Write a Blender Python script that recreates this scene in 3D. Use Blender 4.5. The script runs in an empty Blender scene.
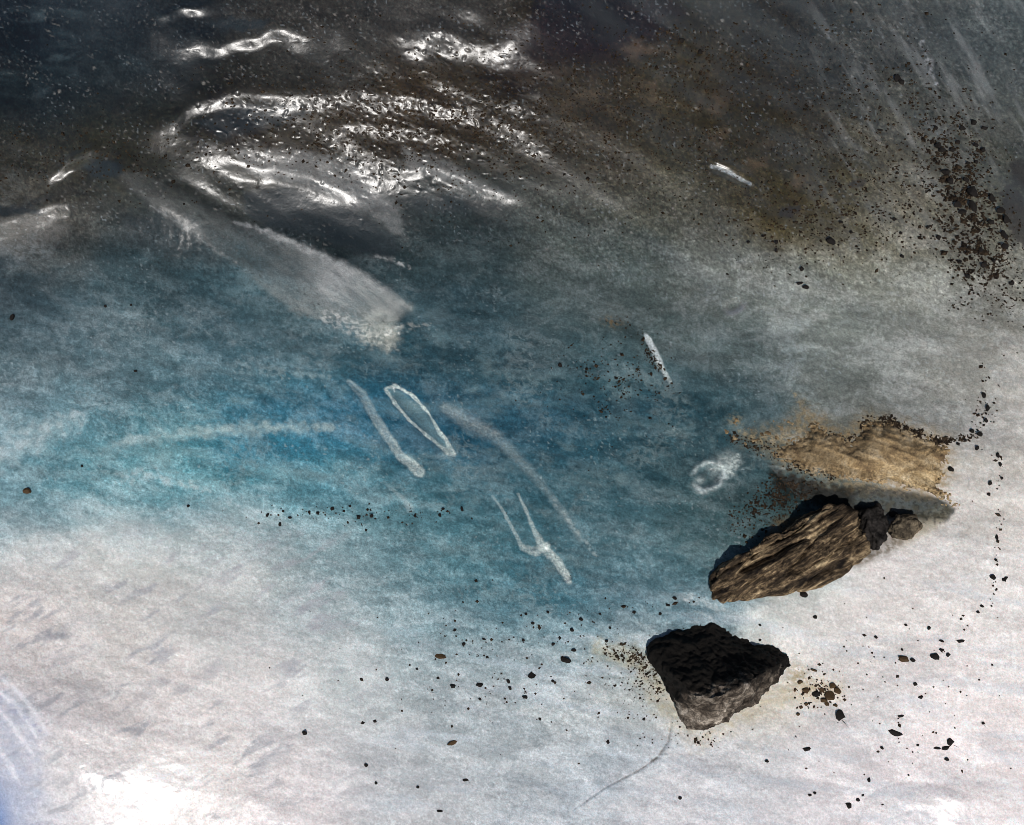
import bpy, bmesh, math, random
import numpy as np
from mathutils import Vector

scene = bpy.context.scene
COL = scene.collection
R = math.radians
rng = np.random.default_rng(7)
random.seed(7)

# ------------------------------------------------------------------ camera, sky, sun, exposure
PITCH, DIST, FPX = R(65), 2.0, 1150.0
CAM = np.array([0.0, -DIST * math.cos(PITCH), DIST * math.sin(PITCH)])
SUN_EL, SUN_AZ = R(45), R(7)
SUN_DIR = np.array([math.cos(SUN_EL) * math.sin(SUN_AZ), -math.cos(SUN_EL) * math.cos(SUN_AZ), math.sin(SUN_EL)])
SUN_STRENGTH, SKY_STRENGTH = 3.2, 0.05

cam = bpy.data.cameras.new("camera")
cam.sensor_width = 36.0
cam.lens = 36.0 * FPX / 1024.0
cam.clip_start, cam.clip_end = 0.05, 500.0
cam_o = bpy.data.objects.new("camera", cam)
COL.objects.link(cam_o)
cam_o.location = CAM
cam_o.rotation_euler = (R(90) - PITCH, 0, 0)
scene.camera = cam_o

world = bpy.data.worlds.new("World")
scene.world = world
world.use_nodes = True
wn = world.node_tree
bg = wn.nodes["Background"]
sky = wn.nodes.new("ShaderNodeTexSky")
sky.sky_type = 'NISHITA'
sky.sun_disc = False
sky.sun_elevation = SUN_EL
sky.sun_rotation = math.atan2(SUN_DIR[0], SUN_DIR[1])
wn.links.new(sky.outputs[0], bg.inputs[0])
bg.inputs[1].default_value = SKY_STRENGTH

sun = bpy.data.lights.new("sun", 'SUN')
sun.energy = SUN_STRENGTH
sun.angle = R(0.5)
sun.color = (1.0, 0.965, 0.93)
sun_o = bpy.data.objects.new("sun", sun)
COL.objects.link(sun_o)
sun_o.rotation_euler = Vector(-SUN_DIR).to_track_quat('-Z', 'Y').to_euler()

vs = scene.view_settings
vs.view_transform = 'Standard'
vs.look = 'None'
vs.gamma = 1.0
vs.exposure = 0.0
vs.use_curve_mapping = False
scene.cycles.filter_width = 0.8

# ------------------------------------------------------------------ noise
_PERM = np.random.default_rng(3).permutation(256)
_PERM = np.concatenate([_PERM, _PERM, _PERM]).astype(np.int32)
_ANG = np.random.default_rng(5).random(256) * 2 * np.pi
_GX, _GY = np.cos(_ANG).astype(np.float32), np.sin(_ANG).astype(np.float32)
_G3 = np.random.default_rng(6).normal(size=(256, 3)).astype(np.float32)
_G3 /= np.linalg.norm(_G3, axis=1)[:, None]

def pn(x, y, seed=0):
    """2D gradient noise, about -0.7..0.7"""
    x = np.asarray(x, np.float32) + seed * 37.17
    y = np.asarray(y, np.float32) + seed * 91.73
    xi, yi = np.floor(x).astype(np.int32), np.floor(y).astype(np.int32)
    fx, fy = x - xi, y - yi
    u = fx * fx * fx * (fx * (fx * 6 - 15) + 10)
    v = fy * fy * fy * (fy * (fy * 6 - 15) + 10)
    def g(ix, iy, dx, dy):
        h = _PERM[_PERM[ix & 255] + (iy & 255)]
        return _GX[h] * dx + _GY[h] * dy
    a, b = g(xi, yi, fx, fy), g(xi + 1, yi, fx - 1, fy)
    c, d = g(xi, yi + 1, fx, fy - 1), g(xi + 1, yi + 1, fx - 1, fy - 1)
    return (a + u * (b - a)) * (1 - v) + (c + u * (d - c)) * v

def fbm(x, y, seed=0, octaves=4, gain=0.5):
    s, a, f, tot = 0, 1.0, 1.0, 0
    for o in range(octaves):
        s = s + a * pn(x * f, y * f, seed + o * 11)
        tot += a
        a *= gain
        f *= 2.03
    return s / tot * 1.6

def pn3(p, seed=0):
    p = np.asarray(p, np.float32) + seed * 17.31
    i = np.floor(p).astype(np.int32)
    f = p - i
    w = f * f * f * (f * (f * 6 - 15) + 10)
    out = 0
    for dx in (0, 1):
        for dy in (0, 1):
            for dz in (0, 1):
                h = _PERM[_PERM[_PERM[(i[:, 0] + dx) & 255] + ((i[:, 1] + dy) & 255)] + ((i[:, 2] + dz) & 255)]
                g = _G3[h]
                d = (f[:, 0] - dx) * g[:, 0] + (f[:, 1] - dy) * g[:, 1] + (f[:, 2] - dz) * g[:, 2]
                wx = w[:, 0] if dx else 1 - w[:, 0]
                wy = w[:, 1] if dy else 1 - w[:, 1]
                wz = w[:, 2] if dz else 1 - w[:, 2]
                out = out + d * wx * wy * wz
    return out

def fbm3(p, seed=0, octaves=4, gain=0.5):
    s, a, f, tot = 0, 1.0, 1.0, 0
    for o in range(octaves):
        s = s + a * pn3(p * f, seed + o * 7)
        tot += a
        a *= gain
        f *= 2.03
    return s / tot * 1.6

def sstep(a, b, x):
    t = np.clip((x - a) / (b - a), 0, 1)
    return t * t * (3 - 2 * t)

# ------------------------------------------------------------------ view rays (place measured spots of the photo on the real ice)
FWD = np.array([0, math.cos(PITCH), -math.sin(PITCH)])
UPV = np.array([0, math.sin(PITCH), math.cos(PITCH)])

def ray(px, py):
    px, py = np.asarray(px, np.float64), np.asarray(py, np.float64)
    d = np.empty(np.broadcast(px, py).shape + (3,))
    d[..., 0] = px - 512
    d[..., 1] = FWD[1] * FPX - UPV[1] * (py - 412.5)
    d[..., 2] = FWD[2] * FPX - UPV[2] * (py - 412.5)
    return d

def at_height(px, py, z):
    d = ray(px, py)
    t = (np.asarray(z) - CAM[2]) / d[..., 2]
    return CAM + d * t[..., None]

def axis(lo, a, b, hi, fine, coarse):
    return np.concatenate([np.arange(lo, a, coarse), np.arange(a, b, fine), np.arange(b, hi + coarse, coarse)])

XS = axis(-460, -24, 1048, 1484, 1.1, 8.0)
YS = axis(-180, -20, 845, 1060, 1.1, 7.0)
X, Y = np.meshgrid(XS, YS)
X = X.astype(np.float32); Y = Y.astype(np.float32)

# ------------------------------------------------------------------ drawing helpers on the ice sheet
def poly_dist(pts, widths=None, pad=80):
    """distance to a polyline and interpolated width, only computed near it"""
    pts = np.array(pts, np.float32)
    x0, y0 = pts.min(0) - pad
    x1, y1 = pts.max(0) + pad
    ix = slice(np.searchsorted(XS, x0), np.searchsorted(XS, x1))
    iy = slice(np.searchsorted(YS, y0), np.searchsorted(YS, y1))
    xx, yy = X[iy, ix], Y[iy, ix]
    best = np.full(xx.shape, 1e9, np.float32)
    wid = np.ones(xx.shape, np.float32)
    side = np.zeros(xx.shape, np.float32)
    tt = np.zeros(xx.shape, np.float32)
    n = len(pts) - 1
    if widths is None: widths = [1] * len(pts)
    for i in range(n):
        ax, ay = pts[i]; bx, by = pts[i + 1]
        dx, dy = bx - ax, by - ay
        L2 = dx * dx + dy * dy + 1e-6
        t = np.clip(((xx - ax) * dx + (yy - ay) * dy) / L2, 0, 1)
        ex, ey = xx - ax - t * dx, yy - ay - t * dy
        d = np.sqrt(ex * ex + ey * ey)
        m = d < best
        best = np.where(m, d, best)
        wid = np.where(m, widths[i] + (widths[i + 1] - widths[i]) * t, wid)
        side = np.where(m, np.sign(dx * (yy - ay) - dy * (xx - ax)), side)
        tt = np.where(m, (i + t) / n, tt)
    return (iy, ix), best, wid, side, tt

def stroke(pts, widths, soft=1.0, wob=0.0, seed=1, pad=80):
    """full-size mask of a soft brush stroke"""
    m = np.zeros(X.shape, np.float32)
    sl, d, w, s, t = poly_dist(pts, widths, pad)
    if wob:
        d = d + wob * fbm(X[sl] / 9, Y[sl] / 9, seed, 3)
    m[sl] = 1 - sstep(w * (1 - soft), w * (1 + 0.3 * soft), d)
    return m

def ell(cx, cy, rx, ry, ang=0.0):
    c, s = math.cos(R(ang)), math.sin(R(ang))
    dx, dy = X - cx, Y - cy
    return np.sqrt(((dx * c + dy * s) / rx) ** 2 + ((-dx * s + dy * c) / ry) ** 2)

def blob(cx, cy, rx, ry, ang=0.0):
    r = ell(cx, cy, rx, ry, ang)
    return np.exp(-r * r * 1.4)

def inside(pts):
    """signed pixel distance to polygon, positive inside"""
    m = np.full(X.shape, -99.0, np.float32)
    closed = list(pts) + [pts[0]]
    sl, d, w, s, t = poly_dist(closed, None, 60)
    xx, yy = X[sl], Y[sl]
    c = np.zeros(xx.shape, bool)
    for (ax, ay), (bx, by) in zip(closed[:-1], closed[1:]):
        if ay == by: continue
        hit = ((ay > yy) != (by > yy)) & (xx < (bx - ax) * (yy - ay) / (by - ay) + ax)
        c ^= hit
    m[sl] = np.where(c, d, -d)
    return m

def scallop(lip, pre, lipw, floor, amp, fade=0.34):
    """melt scallop: the ice rises toward the viewer (pre), breaks over a lip and recovers over a long floor"""
    out = np.zeros(X.shape, np.float32)
    lip = np.array(lip, np.float32)
    x0, x1 = lip[0, 0], lip[-1, 0]
    ex = fade * (x1 - x0) + 8
    ix = slice(np.searchsorted(XS, x0 - ex - 90), np.searchsorted(XS, x1 + ex + 90))
    xx, yy = X[:, ix], Y[:, ix]
    yl = np.interp(xx[0], lip[:, 0], lip[:, 1])[None, :]
    yl = yl + 3.5 * pn(xx / 23, yy * 0 + lip[0, 1], 5)
    v = yy - yl
    p = np.where(v < 0, (1 - sstep(-pre, 0, v)) * 0 + sstep(-pre, 0, v), 0) * 0.45
    p = np.where(v >= 0, 0.45 - 1.45 * sstep(0, lipw, v), p)
    p = np.where(v >= lipw, -1 + sstep(lipw, lipw + floor, v), p)
    xw = xx + 16 * fbm(xx / 30, yy / 22, int(lip[0, 1]) % 50, 2) - .55 * v
    lat = sstep(x0 - ex, x0 + ex, xw) * (1 - sstep(x1 - ex, x1 + ex, xw))
    out[:, ix] = amp * p * lat
    return out

# ------------------------------------------------------------------ relief of the ice
slope_py = [-180, 0, 120, 250, 330, 450, 540, 600, 640, 825, 1060]
slope_dg = [-8, -16, -13, -6, 2, 7, 3, 9, 20, 23, 16]
g_py = np.arange(-180, 1070, 1.0)
b = at_height(np.full(g_py.shape, 512.0), g_py, np.zeros(g_py.shape))
sl_t = np.tan(np.radians(np.interp(g_py, slope_py, slope_dg)))
h1 = np.concatenate([[0], np.cumsum(0.5 * (sl_t[1:] + sl_t[:-1]) * np.diff(b[:, 1]))])
h1 -= np.interp(600, g_py, h1)

wx = X + 26 * fbm(X / 170, Y / 170, 21, 3)
wy = Y + 20 * fbm(X / 150, Y / 150, 22, 3)
# the crease between ledge and blue hollow climbs from left to right
shift = np.interp(X, [0, 330, 520, 700, 860, 1024], [-80, -60, 10, 0, -40, -70])
shift = shift * sstep(360, 570, Y) * (1 - sstep(580, 1080, Y))
H = np.interp(wy - shift, g_py, h1).astype(np.float32)
# the dark ice above swells toward the viewer left of centre and falls off to the right
gx_c = np.arange(-480, 1500, 10.0)
gxx, gyy = np.meshgrid(gx_c, g_py)
extra = (29 - 9 * sstep(170, 20, gxx)) * (1 - sstep(520, 800, gxx)) * (1 - sstep(190, 310, gyy + .10 * np.clip(gxx - 300, -250, 250))) * sstep(-60, 40, gyy)
ex_h = np.cumsum(np.tan(np.radians(extra)) * np.gradient(b[:, 1])[:, None], 0)
ex_h -= ex_h[-1:]
fx_ = np.clip((X - gx_c[0]) / 10, 0, len(gx_c) - 1.001); fy_ = np.clip(Y + 180, 0, len(g_py) - 1.001)
i0, j0 = fx_.astype(int), fy_.astype(int); u_, v_ = fx_ - i0, fy_ - j0
H += ((ex_h[j0, i0] * (1 - u_) + ex_h[j0, i0 + 1] * u_) * (1 - v_) + (ex_h[j0 + 1, i0] * (1 - u_) + ex_h[j0 + 1, i0 + 1] * u_) * v_).astype(np.float32)

H0 = H.copy()
top = 1 - sstep(190, 300, Y + 30 * fbm(X / 120, Y / 90, 31, 3) + 60 * sstep(60, 0, X) - 0.10 * np.clip(X - 420, 0, 400))
H += 0.013 * fbm(X / 260, Y / 190, 41, 3)
H += (0.006 - .0035 * top) * (1 - .8 * blob(130, 800, 130, 70)) * fbm((X * 0.8 + Y * 0.35) / 120, (Y - 0.35 * X) / 52, 42, 3)
# sloping flutes in the dark dirty ice
u1 = (X * 0.83 + Y * 0.55); v1 = (Y * 0.83 - X * 0.55)
H += 0.0055 * top * fbm(u1 / 150, v1 / 42, 43, 2) * (1 + 0.8 * sstep(500, 700, X))

SC = [   # lip line, rise before it (px), lip width, floor length, extra slope of the lip
    ([(174, 122), (185, 108), (205, 99), (240, 92), (300, 97)], 16, 17, 46, .44),
    ([(188, 46), (215, 45), (250, 36), (288, 26)], 18, 16, 34, .42),
    ([(164, 14), (184, 8), (206, 4)], 6, 13, 22, .70),
    ([(48, 176), (68, 160), (92, 148)], 8, 16, 34, .85),
    ([(-60, 240), (0, 220), (70, 196)], 12, 26, 34, .70),
    ([(-60, 286), (0, 272), (24, 264)], 6, 8, 20, .40),
    ([(225, 160), (260, 168), (310, 176), (345, 190)], 12, 16, 40, .34),
    ([(395, 172), (430, 166), (470, 182), (508, 195)], 12, 12, 34, .40),
    ([(320, 92), (400, 92), (470, 110), (538, 136)], 14, 18, 30, .36),
    ([(330, 122), (420, 128), (500, 148)], 10, 14, 24, .32),
    ([(400, 34), (440, 28), (492, 44)], 12, 30, 30, .42),
    ([(372, 252), (395, 256), (412, 266)], 5, 8, 16, .40),
    ([(640, 14), (690, 40), (725, 64)], 10, 9, 26, .40),
    ([(560, 90), (620, 84), (700, 104)], 14, 16, 40, .25),
]
for lip, pre, lw, fl, sl_ in SC:
    H += scallop(lip, pre, lw, fl, sl_ * .42 * lw * .0024 / 1.45)

# smooth ridge (tongue of refrozen ice) running down to the right
TONGUE = [(120, 178), (190, 225), (250, 266), (315, 292), (365, 312), (398, 322)]
m_tongue = stroke(TONGUE, [24, 28, 32, 36, 36, 14], 0.9, 7, 61)
H += 0.014 * stroke(TONGUE, [26, 30, 34, 38, 36, 14], 1.0, 2, 61)
pits = np.clip(top * (0.35 + 0.9 * blob(400, 130, 190, 90) + 0.6 * blob(250, 120, 90, 40) + .3 * blob(640, 100, 160, 80)), 0, 1.1)
pits *= 1 - 0.65 * stroke(TONGUE, [20, 24, 28, 30, 28, 14], 0.6)
pu, pv = (X * 0.9 + Y * 0.42), (Y * 0.9 - X * 0.42)
n1 = pn(pu / 9, pv / 5.5, 71); n2 = pn(pu / 5, pv / 3.6, 72)
n3 = pn(pu / 2.9, pv / 2.4, 75)
rough_z = np.clip(1.1 * blob(430, 120, 120, 62) + .7 * blob(250, 135, 80, 30) + .8 * blob(440, 42, 46, 24) + .15, 0, 1.2)
H += pits * (.25 + .75 * sstep(280, 360, X)) * rough_z * (0.0010 * n1 + 0.0005 * n2)
# little melt pits and grains standing on the wet ice
H -= pits * .0012 * sstep(.26, .46, pn(X / 6.5, Y / 4.6, 76)) * sstep(-.2, .3, fbm(X / 40, Y / 30, 78, 2))
H += pits * rough_z * .0016 * sstep(.24, .42, pn(pu / 5.5, pv / 4.0, 77))
H += (0.0008 * pn(X / 11, Y / 7, 73) + 0.0005 * pn(X / 4.6, Y / 3.6, 74)) * (0.7 - .5 * top)

# melt grooves in the blue ice
G1 = [(349, 382), (362, 394), (372, 412), (384, 432), (400, 455), (420, 472)]
G2a = [(386, 388), (396, 386), (412, 395), (428, 412), (438, 430), (446, 440), (453, 454)]
G2b = [(386, 390), (396, 404), (410, 421), (430, 438), (450, 454)]
G2 = [(388, 390), (402, 398), (418, 414), (434, 434), (452, 453)]
G3 = [(446, 408), (470, 424), (494, 436), (515, 455), (534, 476), (556, 502), (580, 540)]
G4a = [(493, 496), (505, 514), (517, 537), (523, 548), (536, 552), (546, 546)]
G4b = [(518, 494), (526, 510), (534, 530), (543, 547), (556, 560), (565, 574), (569, 581)]
G5 = [(384, 482), (396, 492), (404, 500), (410, 508)]
G6 = [(646, 336), (654, 350), (661, 366), (670, 382)]
G7 = [(712, 166), (728, 172), (750, 184)]
def groove(pts, w, depth, rim=0.25):
    global H
    sl, d, ww, s, t = poly_dist(pts, w)
    fade = sstep(0, .12, t) * (1 - sstep(.93, 1, t)) * .8 + .2
    H[sl] += fade * (-depth * np.exp(-(d / ww) ** 2) + rim * depth * np.exp(-((d - 1.9 * ww) / ww) ** 2))
groove(G1, [3, 4, 4, 5, 5, 5], .004)
groove(G2, [4, 7, 9, 8, 3], .007)
groove(G3, [12, 10, 9, 9, 9, 9, 8], .003)
groove([(505, 496), (516, 515), (528, 537), (536, 550)], [5, 8, 8, 6], .004)
groove([(543, 547), (556, 560), (565, 574), (569, 581)], [4, 5, 5, 4], .004)
groove(G6, [4, 5, 5, 4], .005)
groove(G7, [4, 4, 3], .007)
# little ring shaped melt hole
rr = ell(708, 476, 16, 12, -25)
H += -0.007 * np.exp(-(rr / .75) ** 4) + 0.003 * np.exp(-((rr - 1.15) / .28) ** 2) + .008 * np.exp(-(ell(700, 478, 6, 5) ** 2))
rr2 = ell(733, 306, 13, 8, -20)
H += (-0.010 * np.exp(-(rr2 / .8) ** 4)) * 1.0
# hairline crack
CRACK = [(586, 802), (606, 788), (640, 770), (658, 757), (668, 742), (671, 724)]
sl, d, ww, s, t = poly_dist(CRACK, [1.2, 1.4, 1.8, 2.2, 1.8, 1.0])
H[sl] += -0.003 * np.exp(-(d / ww) ** 2) * sstep(0.1, .7, t) * .7 + np.where(s > 0, 1, -1) * .0012 * np.exp(-(d / 14) ** 2)
# melt pocket beneath the silt shelf
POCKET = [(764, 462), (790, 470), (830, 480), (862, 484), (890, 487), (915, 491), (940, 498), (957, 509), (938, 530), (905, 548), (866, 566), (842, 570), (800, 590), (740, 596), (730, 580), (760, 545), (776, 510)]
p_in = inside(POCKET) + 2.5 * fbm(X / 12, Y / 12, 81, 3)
H -= (.016 + .024 * (1 - sstep(840, 890, X))) * sstep(-1, 52, p_in)
# shelf bulge that carries the silt
H += 0.030 * blob(880, 440, 110, 42, 8)
# right hand shoulder, bottom humps
H += 0.05 * blob(1010, 470, 90, 260)
H += 0.056 * blob(50, 752, 180, 105, 8)
rd = ell(920, 826, 66, 44, 6)
H += 0.012 * np.clip(1 - rd * rd, 0, 1) + .010 * blob(955, 795, 40, 22) + .014 * blob(994, 815, 48, 40)
sl, d, ww, s, t = poly_dist([(-40, 690), (10, 700), (38, 740), (60, 790), (80, 850)], None, 240)
H[sl] += .6 * 0.018 * sstep(26, -26, np.where(s > 0, d, -d)) * np.exp(-(d / 70) ** 2) * 1.5
fold = 0 * stroke([(-60, 760), (0, 770), (10, 790), (20, 860)], [48, 40, 40, 50], .6)
H += fold * .006 * pn((X * .83 - Y * .55) / 7, (X * .55 + Y * .83) / 60, 91)

BOULD = [(648, 646), (662, 636), (667, 622), (687, 613), (724, 619), (758, 637), (790, 656), (794, 668), (748, 704), (702, 729), (684, 716), (672, 690)]
b_in = inside(BOULD) + 4 * fbm(X / 12, Y / 12, 83, 3)
H -= .008 * sstep(-30, 10, b_in)
P = at_height(X, Y, H)

# ------------------------------------------------------------------ ice colour: bubbly white, clear blue, sediment-laden grey
def lin(c):
    c = np.asarray(c, np.float64) / 255
    return np.where(c <= 0.04045, c / 12.92, ((c + 0.055) / 1.055) ** 2.4)

CP = """
30,30,38,45,52;150,30,46,52,58;300,20,62,62,62;450,10,70,70,70;600,30,42,40,38;750,30,52,52,52;900,30,62,64,64;1000,30,68,74,76
30,90,40,48,54;150,80,44,52,58;300,70,56,58,58;520,60,46,43,40;600,120,64,60,55;680,90,62,58,50;760,90,50,48,46;830,60,58,60,60;960,90,62,66,66
30,150,56,56,52;130,150,54,54,48;240,120,44,42,38;300,150,74,68,60;400,120,64,56,48;500,120,70,64,56;600,150,58,55,50;700,150,58,56,50;750,150,54,52,46;830,140,66,66,62;900,140,84,83,78;980,130,76,77,74;1015,170,60,64,62
60,220,86,84,80;150,200,64,66,64;200,190,60,64,62;320,210,38,46,50;450,210,54,62,64;560,200,76,80,78;640,190,84,86,80;700,210,84,84,78;790,205,62,58,48;860,210,78,76,66;930,200,98,96,90;1000,220,82,82,76
20,300,56,72,82;150,240,46,62,70;150,300,66,88,98;230,300,60,84,96;300,330,70,90,98;450,260,56,72,78;450,320,52,72,82;550,270,84,94,94;560,320,66,82,88;640,280,82,92,92;720,270,110,114,112;800,300,112,116,112;900,280,116,118,112;1000,300,118,118,112
30,360,86,108,118;120,350,92,114,124;220,350,84,108,120;300,380,74,106,124;400,360,46,82,102;500,370,54,84,100;600,380,58,88,100;690,350,78,92,94;760,350,100,108,108;830,350,110,116,114;900,350,122,126,124;960,370,142,142,138;1010,370,152,150,146
20,420,124,142,152;80,420,118,142,154;180,410,92,124,138;260,400,50,104,134;340,430,34,96,132;400,430,40,90,120;460,430,36,82,110;540,420,34,78,104;620,420,38,76,98;700,420,38,66,80;760,400,74,88,92;840,390,110,114,110;920,410,132,134,130;1005,430,166,163,160
20,460,120,150,164;60,450,70,128,150;120,470,80,138,158;200,455,62,132,158;270,450,54,122,152;350,470,86,132,152;430,480,74,114,132;520,470,62,96,114;600,450,48,86,104;660,450,58,90,104;720,440,36,66,80;970,470,176,172,168;1010,480,186,182,178
20,505,116,152,166;120,505,168,182,188;220,505,146,172,182;300,500,112,150,164;380,520,96,138,152;460,520,78,118,134;540,520,68,104,120;620,510,76,106,118;700,510,70,98,106;760,510,52,72,76;990,520,196,192,190
20,550,188,188,190;120,550,188,188,188;220,550,176,182,184;300,550,158,172,176;380,560,124,152,162;460,560,82,126,142;530,570,58,104,126;610,560,78,112,126;680,560,86,116,126;740,530,66,92,98;960,570,200,196,196;1010,570,202,198,198
20,600,206,200,200;120,600,196,194,194;220,600,186,188,190;320,590,164,176,182;420,590,120,150,162;500,590,86,126,144;570,592,54,104,130;640,590,96,128,142;690,600,70,106,126;770,615,196,196,194;880,600,202,198,198;1000,620,206,202,202
20,650,216,209,209;120,650,202,198,198;240,640,192,192,194;340,640,176,184,188;440,640,150,168,176;540,640,150,166,172;620,625,142,160,170;640,640,164,174,178;850,650,206,202,202;980,660,212,206,207
60,720,212,206,208;160,710,210,204,205;260,690,202,198,200;360,700,178,184,188;460,700,162,172,178;560,690,160,170,176;620,700,176,180,180;760,700,206,200,190;860,700,202,199,201;980,720,214,207,209
-20,740,185,186,200;60,780,200,196,200;200,760,216,211,212;300,760,200,196,200;400,770,176,180,186;500,770,166,174,181;600,760,162,172,182;660,790,180,182,190;740,760,182,184,191;840,760,202,198,203;960,770,218,210,213
-10,820,150,160,190;80,820,214,208,210;200,820,220,214,215;300,820,205,199,203;420,820,180,182,188;540,820,168,175,184;680,820,190,189,196;800,820,196,193,199;920,820,216,210,214;1010,820,214,208,211
"""
cps = np.array([[float(v) for v in e.split(",")] for line in CP.strip().splitlines() for e in line.split(";")])
cx_, cy_, ct = cps[:, 0], cps[:, 1], lin(cps[:, 2:5])
gm_ = ct.mean(1, keepdims=True)
ct = gm_ + (ct - gm_) * 0.92
# coarse lattice interpolation, then warped lookup
GX_ = np.arange(-480, 1500, 8.0); GY_ = np.arange(-200, 1080, 8.0)
gx, gy = np.meshgrid(GX_, GY_)
num = np.zeros(gx.shape + (3,)); den = np.zeros(gx.shape)
lct = np.log(ct)
for i in range(len(cps)):
    d2 = ((gx - cx_[i]) / 1.25) ** 2 + (gy - cy_[i]) ** 2
    w = np.exp(-d2 / (2 * 30 ** 2)) + 30.0 / (d2 + 900) * 1e-3 + 1e-9 / (1 + d2)
    den += w
    num += w[..., None] * lct[i]
field = num / den[..., None]

def sample(F, x, y):
    fx = np.clip((x - GX_[0]) / 8, 0, len(GX_) - 1.001); fy = np.clip((y - GY_[0]) / 8, 0, len(GY_) - 1.001)
    ix, iy = fx.astype(int), fy.astype(int)
    u, v = (fx - ix)[..., None], (fy - iy)[..., None]
    return (F[iy, ix] * (1 - u) + F[iy, ix + 1] * u) * (1 - v) + (F[iy + 1, ix] * (1 - u) + F[iy + 1, ix + 1] * u) * v

ux = X + 34 * fbm(X / 90, Y / 60, 101, 4) + 9 * fbm(X / 22, Y / 14, 103, 3)
uy = Y + 22 * fbm(X / 110, Y / 60, 102, 4) + 8 * fbm(X / 20, Y / 12, 104, 3)
A = np.exp(sample(field, ux, uy))

# broad light falling on the base relief: the ice's own colour is what is seen divided by it
def grad_normals(Pg):
    ax = np.gradient(Pg, axis=1); ay = np.gradient(Pg, axis=0)
    n = np.cross(ay, ax)
    n /= np.linalg.norm(n, axis=-1)[..., None] + 1e-12
    return np.where(n[..., 2:3] < 0, -n, n)
N0 = grad_normals(at_height(X, Y, H0))
E = (SUN_STRENGTH / math.pi * np.clip(N0 @ SUN_DIR, 0.05, 1))[..., None] * np.array([1, .965, .93]) + np.array([.055, .085, .15])
A = np.clip(A - (.003 + .018 * top)[..., None] * np.array([.8, .95, 1.2]), .004, 1) / E

A = A * (1 + .28 * sstep(690, 800, X) * sstep(150, 230, Y) * (1 - sstep(400, 450, Y)))[..., None]
A = A * (1 + .08 * sstep(.3, .6, A.mean(-1)))[..., None]
lum = A.mean(-1)
blue = np.clip((A[..., 2] / (A[..., 0] + 1e-4) - 1.25) / 2.0, 0, 1)     # clear blue ice
white = sstep(0.25, 0.6, lum)

# wisps of bubbles
ang_u = X + 0.18 * Y; ang_v = Y - 0.10 * X
wis = fbm(ang_u / 95 + .7 * fbm(X / 60, Y / 40, 111, 3), (Y - .16 * X) / 20 + .7 * fbm(X / 50, Y / 40, 112, 3), 113, 5, .6)
wis2 = fbm(ang_u / 34, ang_v / 13, 114, 4, .6)
dg_u = X * .8 + Y * .6; dg_v = Y * .8 - X * .6
wis_d = fbm(dg_u / 80, dg_v / 22, 115, 5, .6)
k = np.exp(0.40 * wis * (1 - .6 * white) * (1 - .6 * top) + 0.22 * wis2 * (1 - .5 * white) + 0.5 * wis_d * top)
grain = pn(X / 2.6, Y / 2.2, 116) + .8 * pn(X / 4.6, Y / 3.4, 117) + .6 * pn(X / 8.5, Y / 5.5, 121)
fil = 1 - np.abs(fbm(ang_u / 26 + fbm(X / 40, Y / 30, 122, 2), (Y - .2 * X) / 16, 123, 5, .62)) * 3.2
fil = np.clip(fil, -.6, 1)
k = k * np.exp(grain * (0.26 + 0.34 * top + .10 * blue - .10 * white) + fil * (.14 + .10 * blue - .10 * white) - .06)
A = A * k[..., None]
# clear against bubbly patches with crisp borders, and the grain of the crystals
bn = fbm(ang_u / 70 + .8 * fbm(X / 55, Y / 38, 125, 3), (Y - .18 * X) / 25 + .8 * fbm(X / 45, Y / 36, 126, 3), 127, 6, .66)
bub = sstep(-.22, .30, bn + .16 * grain)
lo = .76 + .18 * white; hi = 1.20 - .13 * white
gA = A.mean(-1, keepdims=True)
sat = (1.12 - .35 * bub)[..., None]
A = np.clip(gA + (A - gA) * sat, .004, 1) * (lo + (hi - lo) * bub)[..., None]
spk = np.random.default_rng(11).normal(size=X.shape).astype(np.float32)
A = A * np.exp(spk * (.075 + .12 * top - .03 * white))[..., None]
# fine frosty veins inside the ice
vx, vy = X + 10 * fbm(X / 30, Y / 24, 261, 3), Y + 8 * fbm(X / 28, Y / 22, 262, 3)
vein = np.maximum(1 - np.abs(fbm(vx / 34, vy / 21, 263, 4, .6)) * 9, 1 - np.abs(fbm(vx / 16, vy / 11, 264, 3, .6)) * 7)
vein = np.clip(vein, 0, 1) * sstep(-.05, .45, fbm(X / 70, Y / 46, 265, 3)) * (1 - .95 * top)
veil_ = sstep(.05, .5, fbm((X + .2 * Y) / 150, (Y - .14 * X) / 30, 266, 4, .55)) * blue
# frost flecks and cloudy patches
cloud = sstep(.12, .55, fbm(X / 46, Y / 28, 118, 5, .62)) * blue * .35
fleck = sstep(.30, .46, pn(X / 3.6, Y / 2.6, 119)) * sstep(-.1, .4, fbm(X / 50, Y / 34, 120, 4, .6)) * (0.26 + .10 * sstep(300, 420, Y))

def mix(mask, col):
    global A
    m = np.clip(mask, 0, 1)[..., None]
    A = A * (1 - m) + np.asarray(col) * m

mix(cloud, (.30, .42, .47))
mix(.20 * vein * (1 - .6 * white), (.50, .58, .61))
mix(.22 * veil_, (.34, .47, .52))
mix(fleck, (.55, .62, .66))
WHITE = (.78, .85, .87)
def rag(seed, sc=7, lo=-.25, hi=.3):
    return sstep(lo, hi, fbm(X / sc, Y / (sc * .7), seed, 4))
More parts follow.
